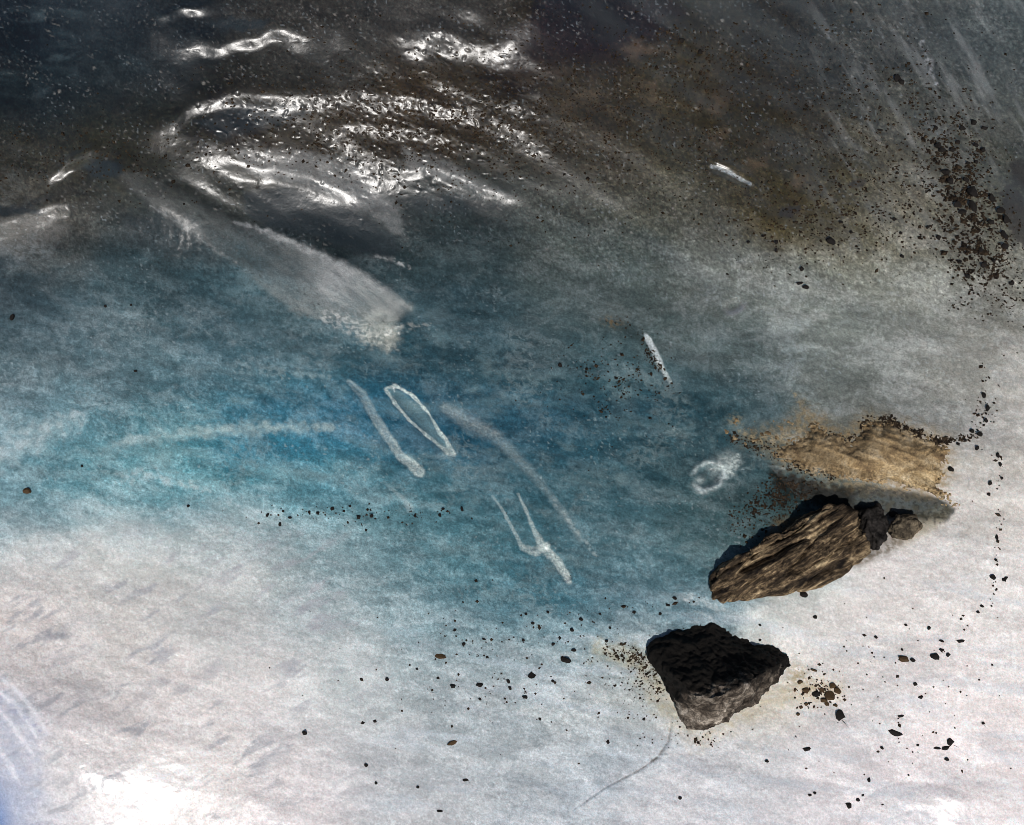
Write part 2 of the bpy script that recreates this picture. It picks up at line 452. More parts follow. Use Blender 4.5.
# white wisps
mix(.55 * stroke([(118, 444), (180, 434), (250, 428), (330, 427)], [5, 8, 8, 4], 1, 8, 130) * (.5 + .5 * rag(131, 12)), (.52, .62, .66))
mix(.6 * stroke([(-40, 470), (10, 448), (44, 432), (80, 414)], [26, 22, 16, 8], 1, 12, 132) * (.4 + .6 * rag(133, 14)), (.58, .66, .70))
mix(.5 * stroke([(120, 478), (150, 474), (210, 490)], [8, 8, 4], 1, 8, 134) * rag(135, 9), (.6, .68, .72))
mix(.35 * stroke([(240, 366), (300, 372), (330, 380)], [10, 8, 5], 1, 8, 136) * rag(137, 9), (.4, .5, .55))
# pale refrozen tongue and scallop lips, their wet sheen painted into the colour
tex = .55 + .45 * rag(141, 14, -.5, .2)
def patch(pts, soft, wob, seed, sc=12):
    d = inside(pts)
    return sstep(-soft, soft, d + wob * fbm(X / sc, Y / (sc * .7), seed, 4, .6))
T1 = [(112, 170), (150, 176), (196, 200), (238, 224), (270, 232), (310, 250), (350, 268), (384, 288), (411, 306), (404, 316), (396, 322), (400, 340), (388, 352), (360, 338), (340, 318), (300, 314), (262, 288), (235, 264), (200, 240), (150, 206)]
mt = patch(T1, 5, 6, 142)
flow_t = fbm((X * .84 + Y * .54) / 48, (Y * .84 - X * .54) / 15, 252, 6, .68)
tdirt = sstep(.30, .45, pn(X / 3.4, Y / 2.8, 253))
mix(mt * (.14 + .6 * sstep(210, 400, X + .3 * (Y - 260))) * (.55 + .6 * sstep(-.3, .4, flow_t)), (.36, .375, .37))
mix(.8 * mt * tdirt * sstep(-.1, .4, fbm(X / 30, Y / 20, 254, 2)), (.05, .055, .055))
core = patch([(280, 246), (350, 270), (384, 290), (410, 307), (396, 316), (370, 316), (330, 300), (300, 280)], 6, 8, 143, 16)
mix(.72 * core * sstep(285, 350, X + .5 * (Y - 290)) * (.3 + .7 * sstep(-.35, .25, flow_t)), (.66, .67, .67))
mix(.55 * stroke([(236, 222), (272, 234), (312, 252), (350, 270), (384, 290), (410, 307)], [2, 4, 6, 7, 6, 2], 1, 4, 267) * (.5 + .5 * rag(268, 8)), (.66, .67, .67))  # bright edge highlight painted along the tongue
mix(.6 * stroke([(330, 316), (352, 326), (376, 338), (392, 346)], [9, 12, 12, 6], .8, 9, 145) * rag(146, 5, -.15, .2), (.62, .62, .62))
mix(.5 * stroke([(396, 326), (416, 326), (430, 324)], [4, 3, 1], .8, 3, 147) * rag(148, 5), (.5, .5, .5))
mix(.5 * stroke([(150, 205), (178, 222), (200, 238), (220, 253), (236, 262)], [1.5, 2.6, 2.2, 2.6, 1], 1, 2.5, 149) * rag(146, 7), (.42, .43, .43))
mix(.45 * patch([(186, 215), (225, 240), (262, 272), (236, 262), (200, 240)], 6, 4, 150), (.06, .07, .072))
T2 = [(236, 152), (300, 150), (340, 158), (372, 180), (398, 205), (404, 238), (380, 224), (350, 206), (300, 184), (250, 176)]
mix(.42 * patch(T2, 6, 7, 221) * tex, (.34, .345, .34))
mix(.45 * patch([(404, 150), (450, 162), (480, 180), (512, 198), (480, 192), (440, 178), (408, 170)], 6, 6, 222) * tex, (.36, .36, .35))
mix(.18 * patch([(-40, 216), (30, 214), (70, 224), (60, 240), (20, 252), (-40, 262)], 8, 8, 223) * tex, (.36, .35, .34))
mix(.7 * stroke([(374, 256), (394, 260), (410, 268)], [2, 3.4, 2], .8, 2.5, 224) * rag(225, 5), (.6, .6, .6))
# hollows between them: clear dark ice with the shade painted into its colour
for q, (pp, so) in enumerate((([(244, 192), (290, 186), (340, 204), (380, 228), (402, 246), (392, 262), (362, 254), (320, 238), (270, 226), (246, 214)], 4),
                              ([(400, 196), (440, 192), (500, 204), (470, 214), (420, 214)], 6),
                              ([(196, 122), (230, 106), (300, 104), (306, 118), (262, 128), (222, 138)], 5),
                              ([(82, 164), (104, 158), (124, 166), (118, 178), (92, 178)], 4),
                              ([(206, 24), (232, 18), (268, 20), (262, 30), (226, 32)], 3),
                              ([(-20, 206), (30, 206), (46, 212), (20, 216), (-20, 215)], 3),
                              ([(120, 214), (170, 214), (210, 244), (226, 262), (190, 258), (130, 244)], 8))):
    mix((.72, .55, .75, .8, .85, .8, .45)[q] * patch(pp, so, 6, 230 + q, 9) * (1 - .8 * fleck), (.018, .026, .030))
# groove rims
rims = [(G1, [3, 5, 5, 5, 5, 6], .75), (G2a, [1.2, 2.0, 1.8, 1.8, 1.8, 2.2, 3.2], .95), (G2b, [1.8, 1.8, 1.6, 1.8, 2.6], .95),
        (G3, [6, 10, 8, 7, 6, 4, 3], .32), (G4a, [1.6, 1.8, 2, 3.4, 5.5, 4.5], .8), (G4b, [1.6, 2, 2.6, 5, 5, 4.4, 3.6], .95),
        (G5, [2, 2, 3, 4.5], .55), (G6, [3, 4, 4, 2], .8), (G7, [2.5, 2.5, 2], .6)]
for i, (g, w, o) in enumerate(rims):
    soft = 1.0 if g in (G3, G5) else .5
    sl, d, ww, s_, t = poly_dist(g, w)
    tm = np.zeros(X.shape, np.float32); tm[sl] = (.30 + .70 * t ** 1.3) * (.72 + .5 * np.clip(d / ww, 0, 1)) if g in (G1, G5) else (.5 + .5 * t) if g in (G4a, G4b) else 1 - .55 * t if g is G3 else 1
    mix(o * tm * stroke(g, w, soft, 1.5, 150 + i) * (.45 + .55 * rag(160 + i, 3)), WHITE)
mix(.35 * stroke(G2, [4, 7, 9, 7, 3], .5), (.28, .42, .48))
mix(.4 * stroke([(553, 500), (575, 528), (600, 560)], [4, 4, 2], 1, 2, 171) * rag(172, 6), WHITE)
ring = np.exp(-((rr - 1.05 + .12 * fbm(X / 9, Y / 9, 175, 2)) / .2) ** 2) * sstep(-.5, .5, fbm(X / 14, Y / 14, 173, 2)) + .8 * blob(724, 464, 16, 10, -35) + .5 * blob(700, 480, 5, 4)
mix(.9 * ring * (.5 + .5 * rag(174, 4)), WHITE)
mix(.7 * stroke([(716, 482), (728, 474), (736, 462), (738, 454)], [3, 5, 5, 2], .9, 3, 270) * rag(271, 4, -.3, .2), WHITE)
mix(.7 * np.exp(-((rr2 - .8) / .3) ** 2) * sstep(-8, 6, Y - 306) * sstep(722, 734, X), (.6, .6, .6))
# clearer streaks (sideways drifting bands) on the ledge
band = fbm((X + .3 * Y) / 130, (Y - .12 * X) / 17, 181, 4, .55)
mix(.42 * sstep(.02, .36, band) * (.5 + .5 * rag(185, 6)) * sstep(640, 700, Y + .1 * X) * sstep(330, 420, X), (.46, .52, .58))
arc = fbm((X * .86 - Y * .5) / 60, (Y * .86 + X * .5) / 13, 182, 5, .6)
mix(.85 * sstep(.05, .30, arc) * sstep(-.4, .2, fbm(X / 70, Y / 40, 183, 3)) * (.7 + .3 * rag(184, 6)) * sstep(500, 580, Y) * (1 - sstep(300, 420, X)), (.36, .37, .40))
FOLD = [(-60, 660), (-8, 676), (16, 694), (34, 716), (47, 736), (40, 745), (46, 775), (30, 815), (30, 870), (-60, 870)]
mfold = patch(FOLD, 9, 9, 240)
mix(.55 * mfold * (.4 + .6 * rag(241, 9)), (.40, .44, .54))
for q, pp in enumerate(([(-6, 672), (14, 688), (32, 708), (47, 732)], [(-4, 706), (10, 722), (24, 742), (34, 756)], [(-6, 742), (8, 762), (18, 780)], [(-4, 690), (14, 704), (26, 720), (36, 736)])):
    mix(.75 * stroke(pp, [3, 4, 3.4, 1.6], 1, 2, 242 + q) * (.5 + .5 * rag(246 + q, 6)), (.80, .80, .84))
mix(.5 * stroke([(0, 698), (16, 710), (40, 730)], [4, 5, 2], 1, 4, 250) * rag(251, 8), (.26, .28, .42))
mix(.85 * blob(-8, 826, 20, 40), (.12, .22, .46))
# sediment: brown veils and dark flecks frozen into the ice
dirt_zone = np.clip(.9 * blob(420, 120, 200, 80) + .6 * blob(640, 110, 190, 90) + .45 * blob(130, 150, 130, 36) + .7 * blob(960, 205, 60, 110, -30) + .5 * blob(800, 200, 80, 50), 0, 1)
brown = sstep(.0, .5, fbm(X / 40, Y / 24, 191, 5, .65))
mix(.42 * dirt_zone * brown, (.10, .075, .05))
fl2 = (1 - .6 * sstep(850, 900, X)) * sstep(.16, .36, pn(pu / 4.4, pv / 3.2, 192) + .25 * fbm(X / 60, Y / 40, 193, 3))
mix(.8 * fl2 * dirt_zone, (.020, .017, .013))
fl3 = sstep(.24, .46, pn(pu / 3.6, pv / 2.7, 194)) * top * sstep(-.05, .5, fbm(X / 50, Y / 34, 207, 4, .6))
mix(.45 * fl3 * .7, (.45, .43, .40))  # pale glint specks of the wet ice, painted into the colour
fl4 = sstep(.40, .55, pn(pu / 7, pv / 4.5, 208)) * top * sstep(.0, .4, fbm(X / 34, Y / 26, 209, 3))
mix(.4 * fl4, (.5, .47, .42))
mix(.28 * stroke([(620, 30), (700, 110), (740, 140), (800, 190)], [20, 26, 22, 20], 1, 12, 195) * brown, (.22, .15, .09))
# pale diagonal veils in the upper right
veil = sstep(.0, .5, fbm((X * .5 + Y * .86) / 90, (X * .86 - Y * .5) / 16, 196, 4, .6)) * sstep(780, 860, X) * (1 - sstep(150, 300, Y))
mix(.38 * veil, (.34, .34, .32))
mix(.6 * stroke([(922, 40), (928, 60), (936, 84)], [3, 5, 2], 1, 3, 197) * rag(198, 5), (.5, .5, .5))
for cx1, cy1, rx1, ry1 in ((790, 211, 15, 7), (858, 183, 13, 5), (1016, 215, 16, 40), (1020, 175, 12, 20)):
    mix(.8 * sstep(.95, .6, ell(cx1, cy1, rx1, ry1, -15) + .35 * fbm(X / 8, Y / 6, 199, 3)), (.035, .03, .025))
# silt stains around the stones, and the pocket's shade painted in
st = stroke([(600, 650), (640, 660), (668, 705), (700, 738), (760, 706), (800, 690), (838, 690)], [14, 22, 18, 16, 14, 20, 10], 1, 10, 201)
mix(.42 * st * (.5 + .5 * rag(202, 10)), (.56, .47, .27))
mix(.55 * sstep(-4, 12, p_in) * sstep(880, 920, X), (.52, .46, .30))
mix(.93 * sstep(-3, 3, p_in) * (1 - sstep(514, 524, Y - .05 * (X - 880))) * sstep(835, 865, X), (.028, .034, .034))  # dark clear ice under the silt, its partial shade painted in
mix(.94 * sstep(-2, 9, p_in + 9 * fbm(X / 7, Y / 5, 219, 3)) * (1 - sstep(850, 885, X)) * (1 - .8 * sstep(10, 26, Y - 466 - .38 * (X - 765) + 8 * fbm(X / 6, Y / 5, 272, 3))), (.012, .011, .009))  # the slab's shadow on the pocket ice, painted as near-black colour
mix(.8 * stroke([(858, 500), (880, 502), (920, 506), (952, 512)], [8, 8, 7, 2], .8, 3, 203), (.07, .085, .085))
film = sstep(-14, 8, inside([(740, 436), (790, 424), (803, 404), (822, 420), (845, 432), (866, 416), (900, 420), (946, 440), (952, 470), (944, 486), (930, 492), (885, 486), (838, 480), (790, 466)]) + 9 * fbm(X / 14, Y / 9, 210, 4, .65))
mix(.88 * film * (.30 + .70 * rag(211, 5, -.3, .2)) * (.55 + .45 * sstep(760, 830, X)), (.31, .235, .13))
mix(.6 * stroke([(742, 432), (770, 440), (800, 430)], [4, 7, 5], 1, 8, 212) * rag(213, 4, -.05, .2), (.46, .36, .22))
mix(.6 * stroke([(795, 396), (812, 418), (830, 440)], [3, 6, 6], 1, 7, 214) * rag(215, 4, -.1, .25), (.40, .31, .18))
mix(.6 * blob(612, 322, 12, 6, 15) * rag(216, 4, -.1, .2), (.22, .14, .06))
mix(.55 * blob(735, 420, 9, 7) * rag(217, 4, -.2, .2), (.42, .34, .21))
mix(.5 * blob(800, 442, 16, 8, 30) * rag(218, 5), (.5, .55, .56))
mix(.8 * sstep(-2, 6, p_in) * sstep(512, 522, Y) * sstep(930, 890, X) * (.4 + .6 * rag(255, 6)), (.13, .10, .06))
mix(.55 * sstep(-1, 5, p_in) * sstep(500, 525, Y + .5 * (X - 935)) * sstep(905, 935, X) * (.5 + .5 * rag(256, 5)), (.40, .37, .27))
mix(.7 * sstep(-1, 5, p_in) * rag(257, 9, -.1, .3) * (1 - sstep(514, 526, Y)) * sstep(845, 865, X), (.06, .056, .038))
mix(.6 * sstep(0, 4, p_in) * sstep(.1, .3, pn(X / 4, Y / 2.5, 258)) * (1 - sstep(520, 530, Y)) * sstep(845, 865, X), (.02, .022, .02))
moss = stroke([(610, 650), (632, 654), (650, 664), (656, 680)], [5, 10, 10, 5], 1, 9, 204) * rag(205, 4, -.1, .25)
mix(.62 * (blob(797, 674, 15, 12, 30) + .7 * blob(815, 690, 26, 14)) * rag(269, 5, -.3, .2), (.34, .25, .09))
mix(.8 * moss, (.075, .065, .03))
mix(.75 * stroke(CRACK, [.6, .8, 1.3, 1.8, 1.2, .8], .8, 1.6, 206) * (.2 + .8 * rag(220, 6)) * (.15 + .85 * sstep(610, 645, X)), (.12, .11, .09))
A = A * (1 - .10 * top * sstep(600, 460, X) + .20 * top * sstep(520, 620, X) + .16 * top * sstep(780, 900, X))[..., None] * (1 - .10 * blue * sstep(330, 420, X))[..., None]
A[..., 2] *= 1 - .09 * blue
A[..., 1] *= 1 + .01 * blue
A *= (1 + .06 * white)[..., None] * np.where(white[..., None] > 0, 1 + (white[..., None] * np.array([.012, 0, -.012])), 1)
A = np.clip(A, .004, .86)

# a film of melt water: full on the dark ice and on two humps of the ledge, thin elsewhere
glints = np.zeros(X.shape, np.float32)
for g, w, o in rims: glints = np.maximum(glints, stroke(g, w, .6))
wet = np.clip(.10 + .6 * glints + .5 * np.clip(ring, 0, 1) - .2 * sstep(-8, 4, p_in) + .9 * top + .25 * blue * (1 - white) + 1.7 * blob(128, 804, 88, 54) + 1.3 * sstep(1.0, .8, rd) * sstep(900, 925, X - .6 * (Y - 815)), 0, 1)

# ------------------------------------------------------------------ object helpers
def tag(o, label=None, cat=None, group=None, kind=None):
    for k_, v_ in (("label", label), ("category", cat), ("group", group), ("kind", kind)):
        if v_: o[k_] = v_
    return o

def mesh_object(name, verts, faces, mat, parent=None, smooth=True):
    me = bpy.data.meshes.new(name)
    verts = np.ascontiguousarray(verts, np.float32)
    faces = np.ascontiguousarray(faces, np.int32)
    n, kk = faces.shape
    me.vertices.add(len(verts)); me.vertices.foreach_set("co", verts.ravel())
    me.loops.add(n * kk); me.loops.foreach_set("vertex_index", faces.ravel())
    me.polygons.add(n)
    me.polygons.foreach_set("loop_start", np.arange(0, n * kk, kk, dtype=np.int32))
    me.polygons.foreach_set("use_smooth", np.full(n, smooth))
    me.update(calc_edges=True)
    me.materials.append(mat)
    o = bpy.data.objects.new(name, me)
    COL.objects.link(o)
    if parent: o.parent = parent
    return o

def grid_faces(ny, nx, off=0):
    i = np.arange(ny * nx).reshape(ny, nx)
    return np.stack([i[:-1, :-1], i[1:, :-1], i[1:, 1:], i[:-1, 1:]], -1).reshape(-1, 4) + off

def new_mat(name):
    m = bpy.data.materials.new(name)
    m.use_nodes = True
    return m, m.node_tree.nodes, m.node_tree.links, m.node_tree.nodes["Principled BSDF"]

def noise_node(nodes, links, scale, detail=4, rough=.55, vec=None, dist=0):
    n = nodes.new("ShaderNodeTexNoise")
    n.inputs["Scale"].default_value = scale
    n.inputs["Detail"].default_value = detail
    n.inputs["Roughness"].default_value = rough
    n.inputs["Distortion"].default_value = dist
    if vec is not None: links.new(vec, n.inputs["Vector"])
    return n

def ramp_node(nodes, links, fac, stops):
    r = nodes.new("ShaderNodeValToRGB")
    while len(r.color_ramp.elements) < len(stops): r.color_ramp.elements.new(.5)
    for e, (p, c) in zip(r.color_ramp.elements, stops):
        e.position = p
        e.color = (*c, 1)
    links.new(fac, r.inputs[0])
    return r

# ------------------------------------------------------------------ ice material
ice_m, nd, lk, pr = new_mat("glacier_ice")
att = nd.new("ShaderNodeAttribute"); att.attribute_name = "ice_colour"
atw = nd.new("ShaderNodeAttribute"); atw.attribute_name = "wetness"
geo = nd.new("ShaderNodeNewGeometry")
nz = noise_node(nd, lk, 420, 3, .72, geo.outputs["Position"])
mr = nd.new("ShaderNodeMapRange"); lk.new(nz.outputs["Fac"], mr.inputs[0])
mr.inputs[1].default_value, mr.inputs[2].default_value, mr.inputs[3].default_value, mr.inputs[4].default_value = .32, .68, .70, 1.30
atl = nd.new("ShaderNodeAttribute"); atl.attribute_name = "crystals"
mx = nd.new("ShaderNodeMix"); mx.data_type = 'RGBA'; mx.blend_type = 'MULTIPLY'; lk.new(atl.outputs["Fac"], mx.inputs[0])
lk.new(att.outputs["Color"], mx.inputs[6]); lk.new(mr.outputs[0], mx.inputs[7])
lk.new(mx.outputs[2], pr.inputs["Base Color"])
pr.inputs["Roughness"].default_value = .46
lk.new(atw.outputs["Fac"], pr.inputs["Coat Weight"])
pr.inputs["Coat Roughness"].default_value = .32
pr.inputs["Coat IOR"].default_value = 1.6
spm = nd.new("ShaderNodeMath"); spm.operation = 'MULTIPLY_ADD'; spm.inputs[1].default_value = .45; spm.inputs[2].default_value = .12
lk.new(atw.outputs["Fac"], spm.inputs[0]); lk.new(spm.outputs[0], pr.inputs["Specular IOR Level"])
pr.inputs["Subsurface Weight"].default_value = .45
pr.inputs["Subsurface Radius"].default_value = (.35, .8, 1.0)
pr.inputs["Subsurface Scale"].default_value = .006
pr.inputs["IOR"].default_value = 1.31
bz = noise_node(nd, lk, 260, 4, .62, geo.outputs["Position"])
bp = nd.new("ShaderNodeBump"); bp.inputs["Strength"].default_value = .5; bp.inputs["Distance"].default_value = .0012
lk.new(bz.outputs["Fac"], bp.inputs["Height"]); lk.new(bp.outputs[0], pr.inputs["Normal"]); bc = nd.new("ShaderNodeBump"); bc.inputs["Strength"].default_value = .2; bc.inputs["Distance"].default_value = .0012
lk.new(bz.outputs["Fac"], bc.inputs["Height"]); lk.new(bc.outputs[0], pr.inputs["Coat Normal"])

# the sheet, with a coarse skirt far beyond the view
ny, nx = X.shape
V = P.reshape(-1, 3)
F = grid_faces(ny, nx)
idx = np.arange(ny * nx).reshape(ny, nx)
loop = np.concatenate([idx[0, :-1], idx[:-1, -1], idx[-1, :0:-1], idx[:0:-1, 0]])
ctr = np.array([0, .1, 0])
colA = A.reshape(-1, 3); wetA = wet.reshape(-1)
prev = loop; base = len(V)
ringV, ringC, ringW, ringF = [], [], [], []
for ki, kk in enumerate((1.15, 1.4, 1.9, 3, 6, 14, 40)):
    q = ctr + (V[loop] - ctr) * kk
    q[:, 2] = V[loop, 2] * (1 / (1 + .5 * ki)) - .02 * ki + .05 * (kk ** .5) * pn(q[:, 0] * 1.3 / kk ** .5, q[:, 1] * 1.3 / kk ** .5, 300 + ki) - .1 * min(ki, 2)
    cur = base + np.arange(len(loop)); base += len(loop)
    ringV.append(q); ringW.append(np.full(len(loop), .2))
    f = min(1, (ki + 1) / 2.2)
    kern = np.ones(61) / 61
    sm = np.stack([np.convolve(np.concatenate([colA[loop][-30:, c], colA[loop][:, c], colA[loop][:30, c]]), kern, 'valid') for c in range(3)], -1)
    vary = np.exp(.25 * pn(q[:, 0] * 2.2, q[:, 1] * 2.2, 320 + ki))[:, None]
    ringC.append((sm * (1 - f) + np.array([.42, .46, .5]) * f) * vary)
    ringF.append(np.stack([prev, np.roll(prev, -1), np.roll(cur, -1), cur], -1))
    prev = cur
Vall = np.concatenate([V] + ringV); Fall = np.concatenate([F] + ringF)
ice = mesh_object("glacier_ice", Vall, Fall, ice_m)
tag(ice, "rippled glacier ice, white along the ledge, blue in the hollow and dark with dirt above", "ice", kind="structure")
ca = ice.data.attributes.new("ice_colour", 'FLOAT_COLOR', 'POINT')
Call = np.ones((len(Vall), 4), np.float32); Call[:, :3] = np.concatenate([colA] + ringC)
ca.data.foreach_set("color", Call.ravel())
wa = ice.data.attributes.new("wetness", 'FLOAT', 'POINT')
wa.data.foreach_set("value", np.concatenate([wetA] + ringW).astype(np.float32))

xa = ice.data.attributes.new("crystals", 'FLOAT', 'POINT')
xa.data.foreach_set("value", np.concatenate([np.clip(1.0 - .55 * white + .25 * blue, .2, 1).reshape(-1)] + ringW).astype(np.float32))

def h_at(px, py):
    fx = np.interp(px, XS, np.arange(nx)); fy = np.interp(py, YS, np.arange(ny))
    ix = np.clip(np.floor(fx).astype(int), 0, nx - 2); iy = np.clip(np.floor(fy).astype(int), 0, ny - 2)
    u, v = fx - ix, fy - iy
    return (H[iy, ix] * (1 - u) + H[iy, ix + 1] * u) * (1 - v) + (H[iy + 1, ix] * (1 - u) + H[iy + 1, ix + 1] * u) * v

def metres_per_px(px, py):
    p = at_height(px, py, h_at(px, py))
    return np.linalg.norm(p - CAM, axis=-1) / math.hypot(FPX, 0)

# ------------------------------------------------------------------ rock materials
def rock_material(name, stops, scale, stretch=None, bump=.6, rough=.8, fine=160):
    m, nd, lk, pr = new_mat(name)
    tc = nd.new("ShaderNodeTexCoord")
    mp = nd.new("ShaderNodeMapping")
    lk.new(tc.outputs["Object"], mp.inputs[0])
    if stretch:
        mp.inputs["Rotation"].default_value = stretch[0]
        m2 = nd.new("ShaderNodeMapping"); lk.new(mp.outputs[0], m2.inputs[0])
        m2.inputs["Scale"].default_value = stretch[1]
        mp = m2
    a = noise_node(nd, lk, scale, 8, .68, mp.outputs[0], .4)
    r = ramp_node(nd, lk, a.outputs["Fac"], stops)
    f = noise_node(nd, lk, fine, 5, .72, tc.outputs["Object"])
    mr = nd.new("ShaderNodeMapRange"); lk.new(f.outputs["Fac"], mr.inputs[0])
    mr.inputs[1].default_value, mr.inputs[2].default_value, mr.inputs[3].default_value, mr.inputs[4].default_value = .34, .66, .35, 1.75
    mx = nd.new("ShaderNodeMix"); mx.data_type = 'RGBA'; mx.blend_type = 'MULTIPLY'; mx.inputs[0].default_value = 1
    lk.new(r.outputs[0], mx.inputs[6]); lk.new(mr.outputs[0], mx.inputs[7])
    lk.new(mx.outputs[2], pr.inputs["Base Color"])
    pr.inputs["Roughness"].default_value = rough
    pr.inputs["Specular IOR Level"].default_value = .12
    b = nd.new("ShaderNodeBump"); b.inputs["Strength"].default_value = bump; b.inputs["Distance"].default_value = .004
    lk.new(f.outputs["Fac"], b.inputs["Height"]); lk.new(b.outputs[0], pr.inputs["Normal"])
    return m

SLAB_ANG = 32
schist_m = rock_material("brown_schist", [(.36, (.008, .006, .005)), (.46, (.045, .032, .020)), (.54, (.14, .098, .057)), (.66, (.42, .32, .19))],
                         52, ((0, 0, -R(SLAB_ANG)), (.26, 1.7, 1.2)), .9, .75)
dark_m = rock_material("dark_gneiss", [(.36, (.016, .012, .009)), (.47, (.055, .043, .033)), (.55, (.17, .14, .11)), (.66, (.46, .40, .33))], 26, None, .8, .8)
black_m = rock_material("black_stone", [(.35, (.008, .007, .006)), (.7, (.035, .03, .027))], 60, None, .6, .7)
brown_m = rock_material("brown_stone", [(.35, (.03, .02, .012)), (.7, (.16, .10, .05))], 60, None, .6, .8)
grey_m = rock_material("grey_brown_stone", [(.35, (.035, .028, .020)), (.65, (.17, .135, .09))], 40, None, .6, .8)
grit_m = rock_material("grit", [(.35, (.008, .006, .005)), (.65, (.050, .034, .020))], 90, None, .3, .85)

def rear_shade(m, y0, noise_scale, col):
    """shade painted into the colour over the rear upper part of a stone, patchy at its edge"""
    nd, lk = m.node_tree.nodes, m.node_tree.links
    pr = nd["Principled BSDF"]
    src = pr.inputs["Base Color"].links[0].from_socket
    tc = nd.new("ShaderNodeTexCoord"); sp = nd.new("ShaderNodeSeparateXYZ"); lk.new(tc.outputs["Object"], sp.inputs[0])
    n = noise_node(nd, lk, noise_scale, 5, .65, tc.outputs["Object"])
    ad = nd.new("ShaderNodeMath"); ad.operation = 'MULTIPLY_ADD'; ad.inputs[1].default_value = .09
    sl_ = nd.new("ShaderNodeMath"); sl_.operation = 'MULTIPLY_ADD'; sl_.inputs[1].default_value = -.28
    lk.new(sp.outputs["X"], sl_.inputs[0]); lk.new(sp.outputs["Y"], sl_.inputs[2])
    lk.new(n.outputs["Fac"], ad.inputs[0]); lk.new(sl_.outputs[0], ad.inputs[2])
    mr = nd.new("ShaderNodeMapRange"); mr.interpolation_type = 'SMOOTHSTEP'; lk.new(ad.outputs[0], mr.inputs[0])
    mr.inputs[1].default_value, mr.inputs[2].default_value = y0 + .030, y0 + .052
    mx = nd.new("ShaderNodeMix"); mx.data_type = 'RGBA'; lk.new(mr.outputs[0], mx.inputs[0])
    lk.new(src, mx.inputs[6]); mx.inputs[7].default_value = (*col, 1)
    lk.new(mx.outputs[2], pr.inputs["Base Color"])

def hull_rock(name, pts, mat, voxel, disp, parent=None):
    """closed rock: convex hull of real 3D corners, evenly remeshed, then weathered"""
    bm = bmesh.new()
    for p in pts: bm.verts.new(p)
    r = bmesh.ops.convex_hull(bm, input=bm.verts)
    junk = [g for g in r["geom_interior"] + r["geom_unused"] if isinstance(g, bmesh.types.BMVert)]
    if junk: bmesh.ops.delete(bm, geom=list(set(junk)), context='VERTS')
    me = bpy.data.meshes.new(name); bm.to_mesh(me); bm.free()
    o = bpy.data.objects.new(name, me); COL.objects.link(o)
    md = o.modifiers.new("r", 'REMESH'); md.mode = 'VOXEL'; md.voxel_size = voxel
    dg = bpy.context.evaluated_depsgraph_get()
    nm = bpy.data.meshes.new_from_object(o.evaluated_get(dg))
    o.modifiers.clear(); o.data = nm; bpy.data.meshes.remove(me); nm.name = name
    co = np.empty(len(nm.vertices) * 3, np.float32); nm.vertices.foreach_get("co", co); co = co.reshape(-1, 3)
    no = np.empty(len(nm.vertices) * 3, np.float32); nm.vertices.foreach_get("normal", no); no = no.reshape(-1, 3)
    ctr = co.mean(0)
    co = co + no * disp(co)[:, None]
    # origin at the base centre
    base = np.array([ctr[0], ctr[1], co[:, 2].min()])
    nm.vertices.foreach_set("co", (co - base).astype(np.float32).ravel())
    nm.polygons.foreach_set("use_smooth", np.full(len(nm.polygons), True))
    nm.update()
    nm.materials.clear(); nm.materials.append(mat)
    o.name = name
    o.location = base
    return o

def W(px, py, dz):
    z = float(h_at(px, py)) if False else BASEZ
    return at_height(px, py, z + dz)

# brown slab
BASEZ = float(np.median([h_at(x, y) for x, y in ((700, 560), (705, 612), (780, 604), (850, 585), (880, 575))]))
pts = []
for x, y, z in [(707, 588, .022), (711, 577, .026), (719, 570, .0), (751, 548, .0), (776, 534, .0), (802, 519, .0), (820, 512, .0), (842, 507, .0),
                (715, 583, .034), (726, 564, .036), (752, 546, .046), (778, 532, .046), (803, 516, .047), (822, 507, .047), (843, 502, .046), (855, 512, .046),
                (866, 535, .045), (867, 553, .03), (858, 565, .012), (842, 577, .008), (820, 588, .006), (799, 591, .004), (776, 593, .006), (751, 599, .006), (724, 605, .010), (713, 600, .018)]:
    pts.append(W(x, y, z))
for x, y in [(715, 590), (770, 545), (838, 512), (862, 545), (800, 586), (730, 600)]:
    pts.append(W(x, y, -.10))
a_ = R(SLAB_ANG)
def slab_disp(co):
    q = co.copy()
    s_ = q[:, 0] * math.cos(a_) + q[:, 1] * math.sin(a_)
    t_ = -q[:, 0] * math.sin(a_) + q[:, 1] * math.cos(a_)
    k1 = fbm3(np.stack([s_ * 6, t_ * 48, q[:, 2] * 30], -1), 3, 4, .6)
    k1 = np.sign(k1) * np.abs(k1) ** .8
    k2 = fbm3(np.stack([s_ * 16, t_ * 130, q[:, 2] * 70], -1), 5, 3, .6)
    crack = fbm3(np.stack([s_ * 5 + 3, t_ * 26, q[:, 2] * 14], -1), 12, 3, .55)
    foot = .25 + .75 * sstep(0, .035, q[:, 2] - BASEZ)
    return foot * (.012 * k1 + .003 * k2 - .012 * np.exp(-(crack / .07) ** 2) + .010 * fbm3(q * 24, 8, 4, .6) + .0024 * pn3(q * 200, 9))
slab = hull_rock("boulder", pts, schist_m, .0024, slab_disp)
tag(slab, "long brown foliated rock slab jutting from the ice below the tan silt shelf", "rock")

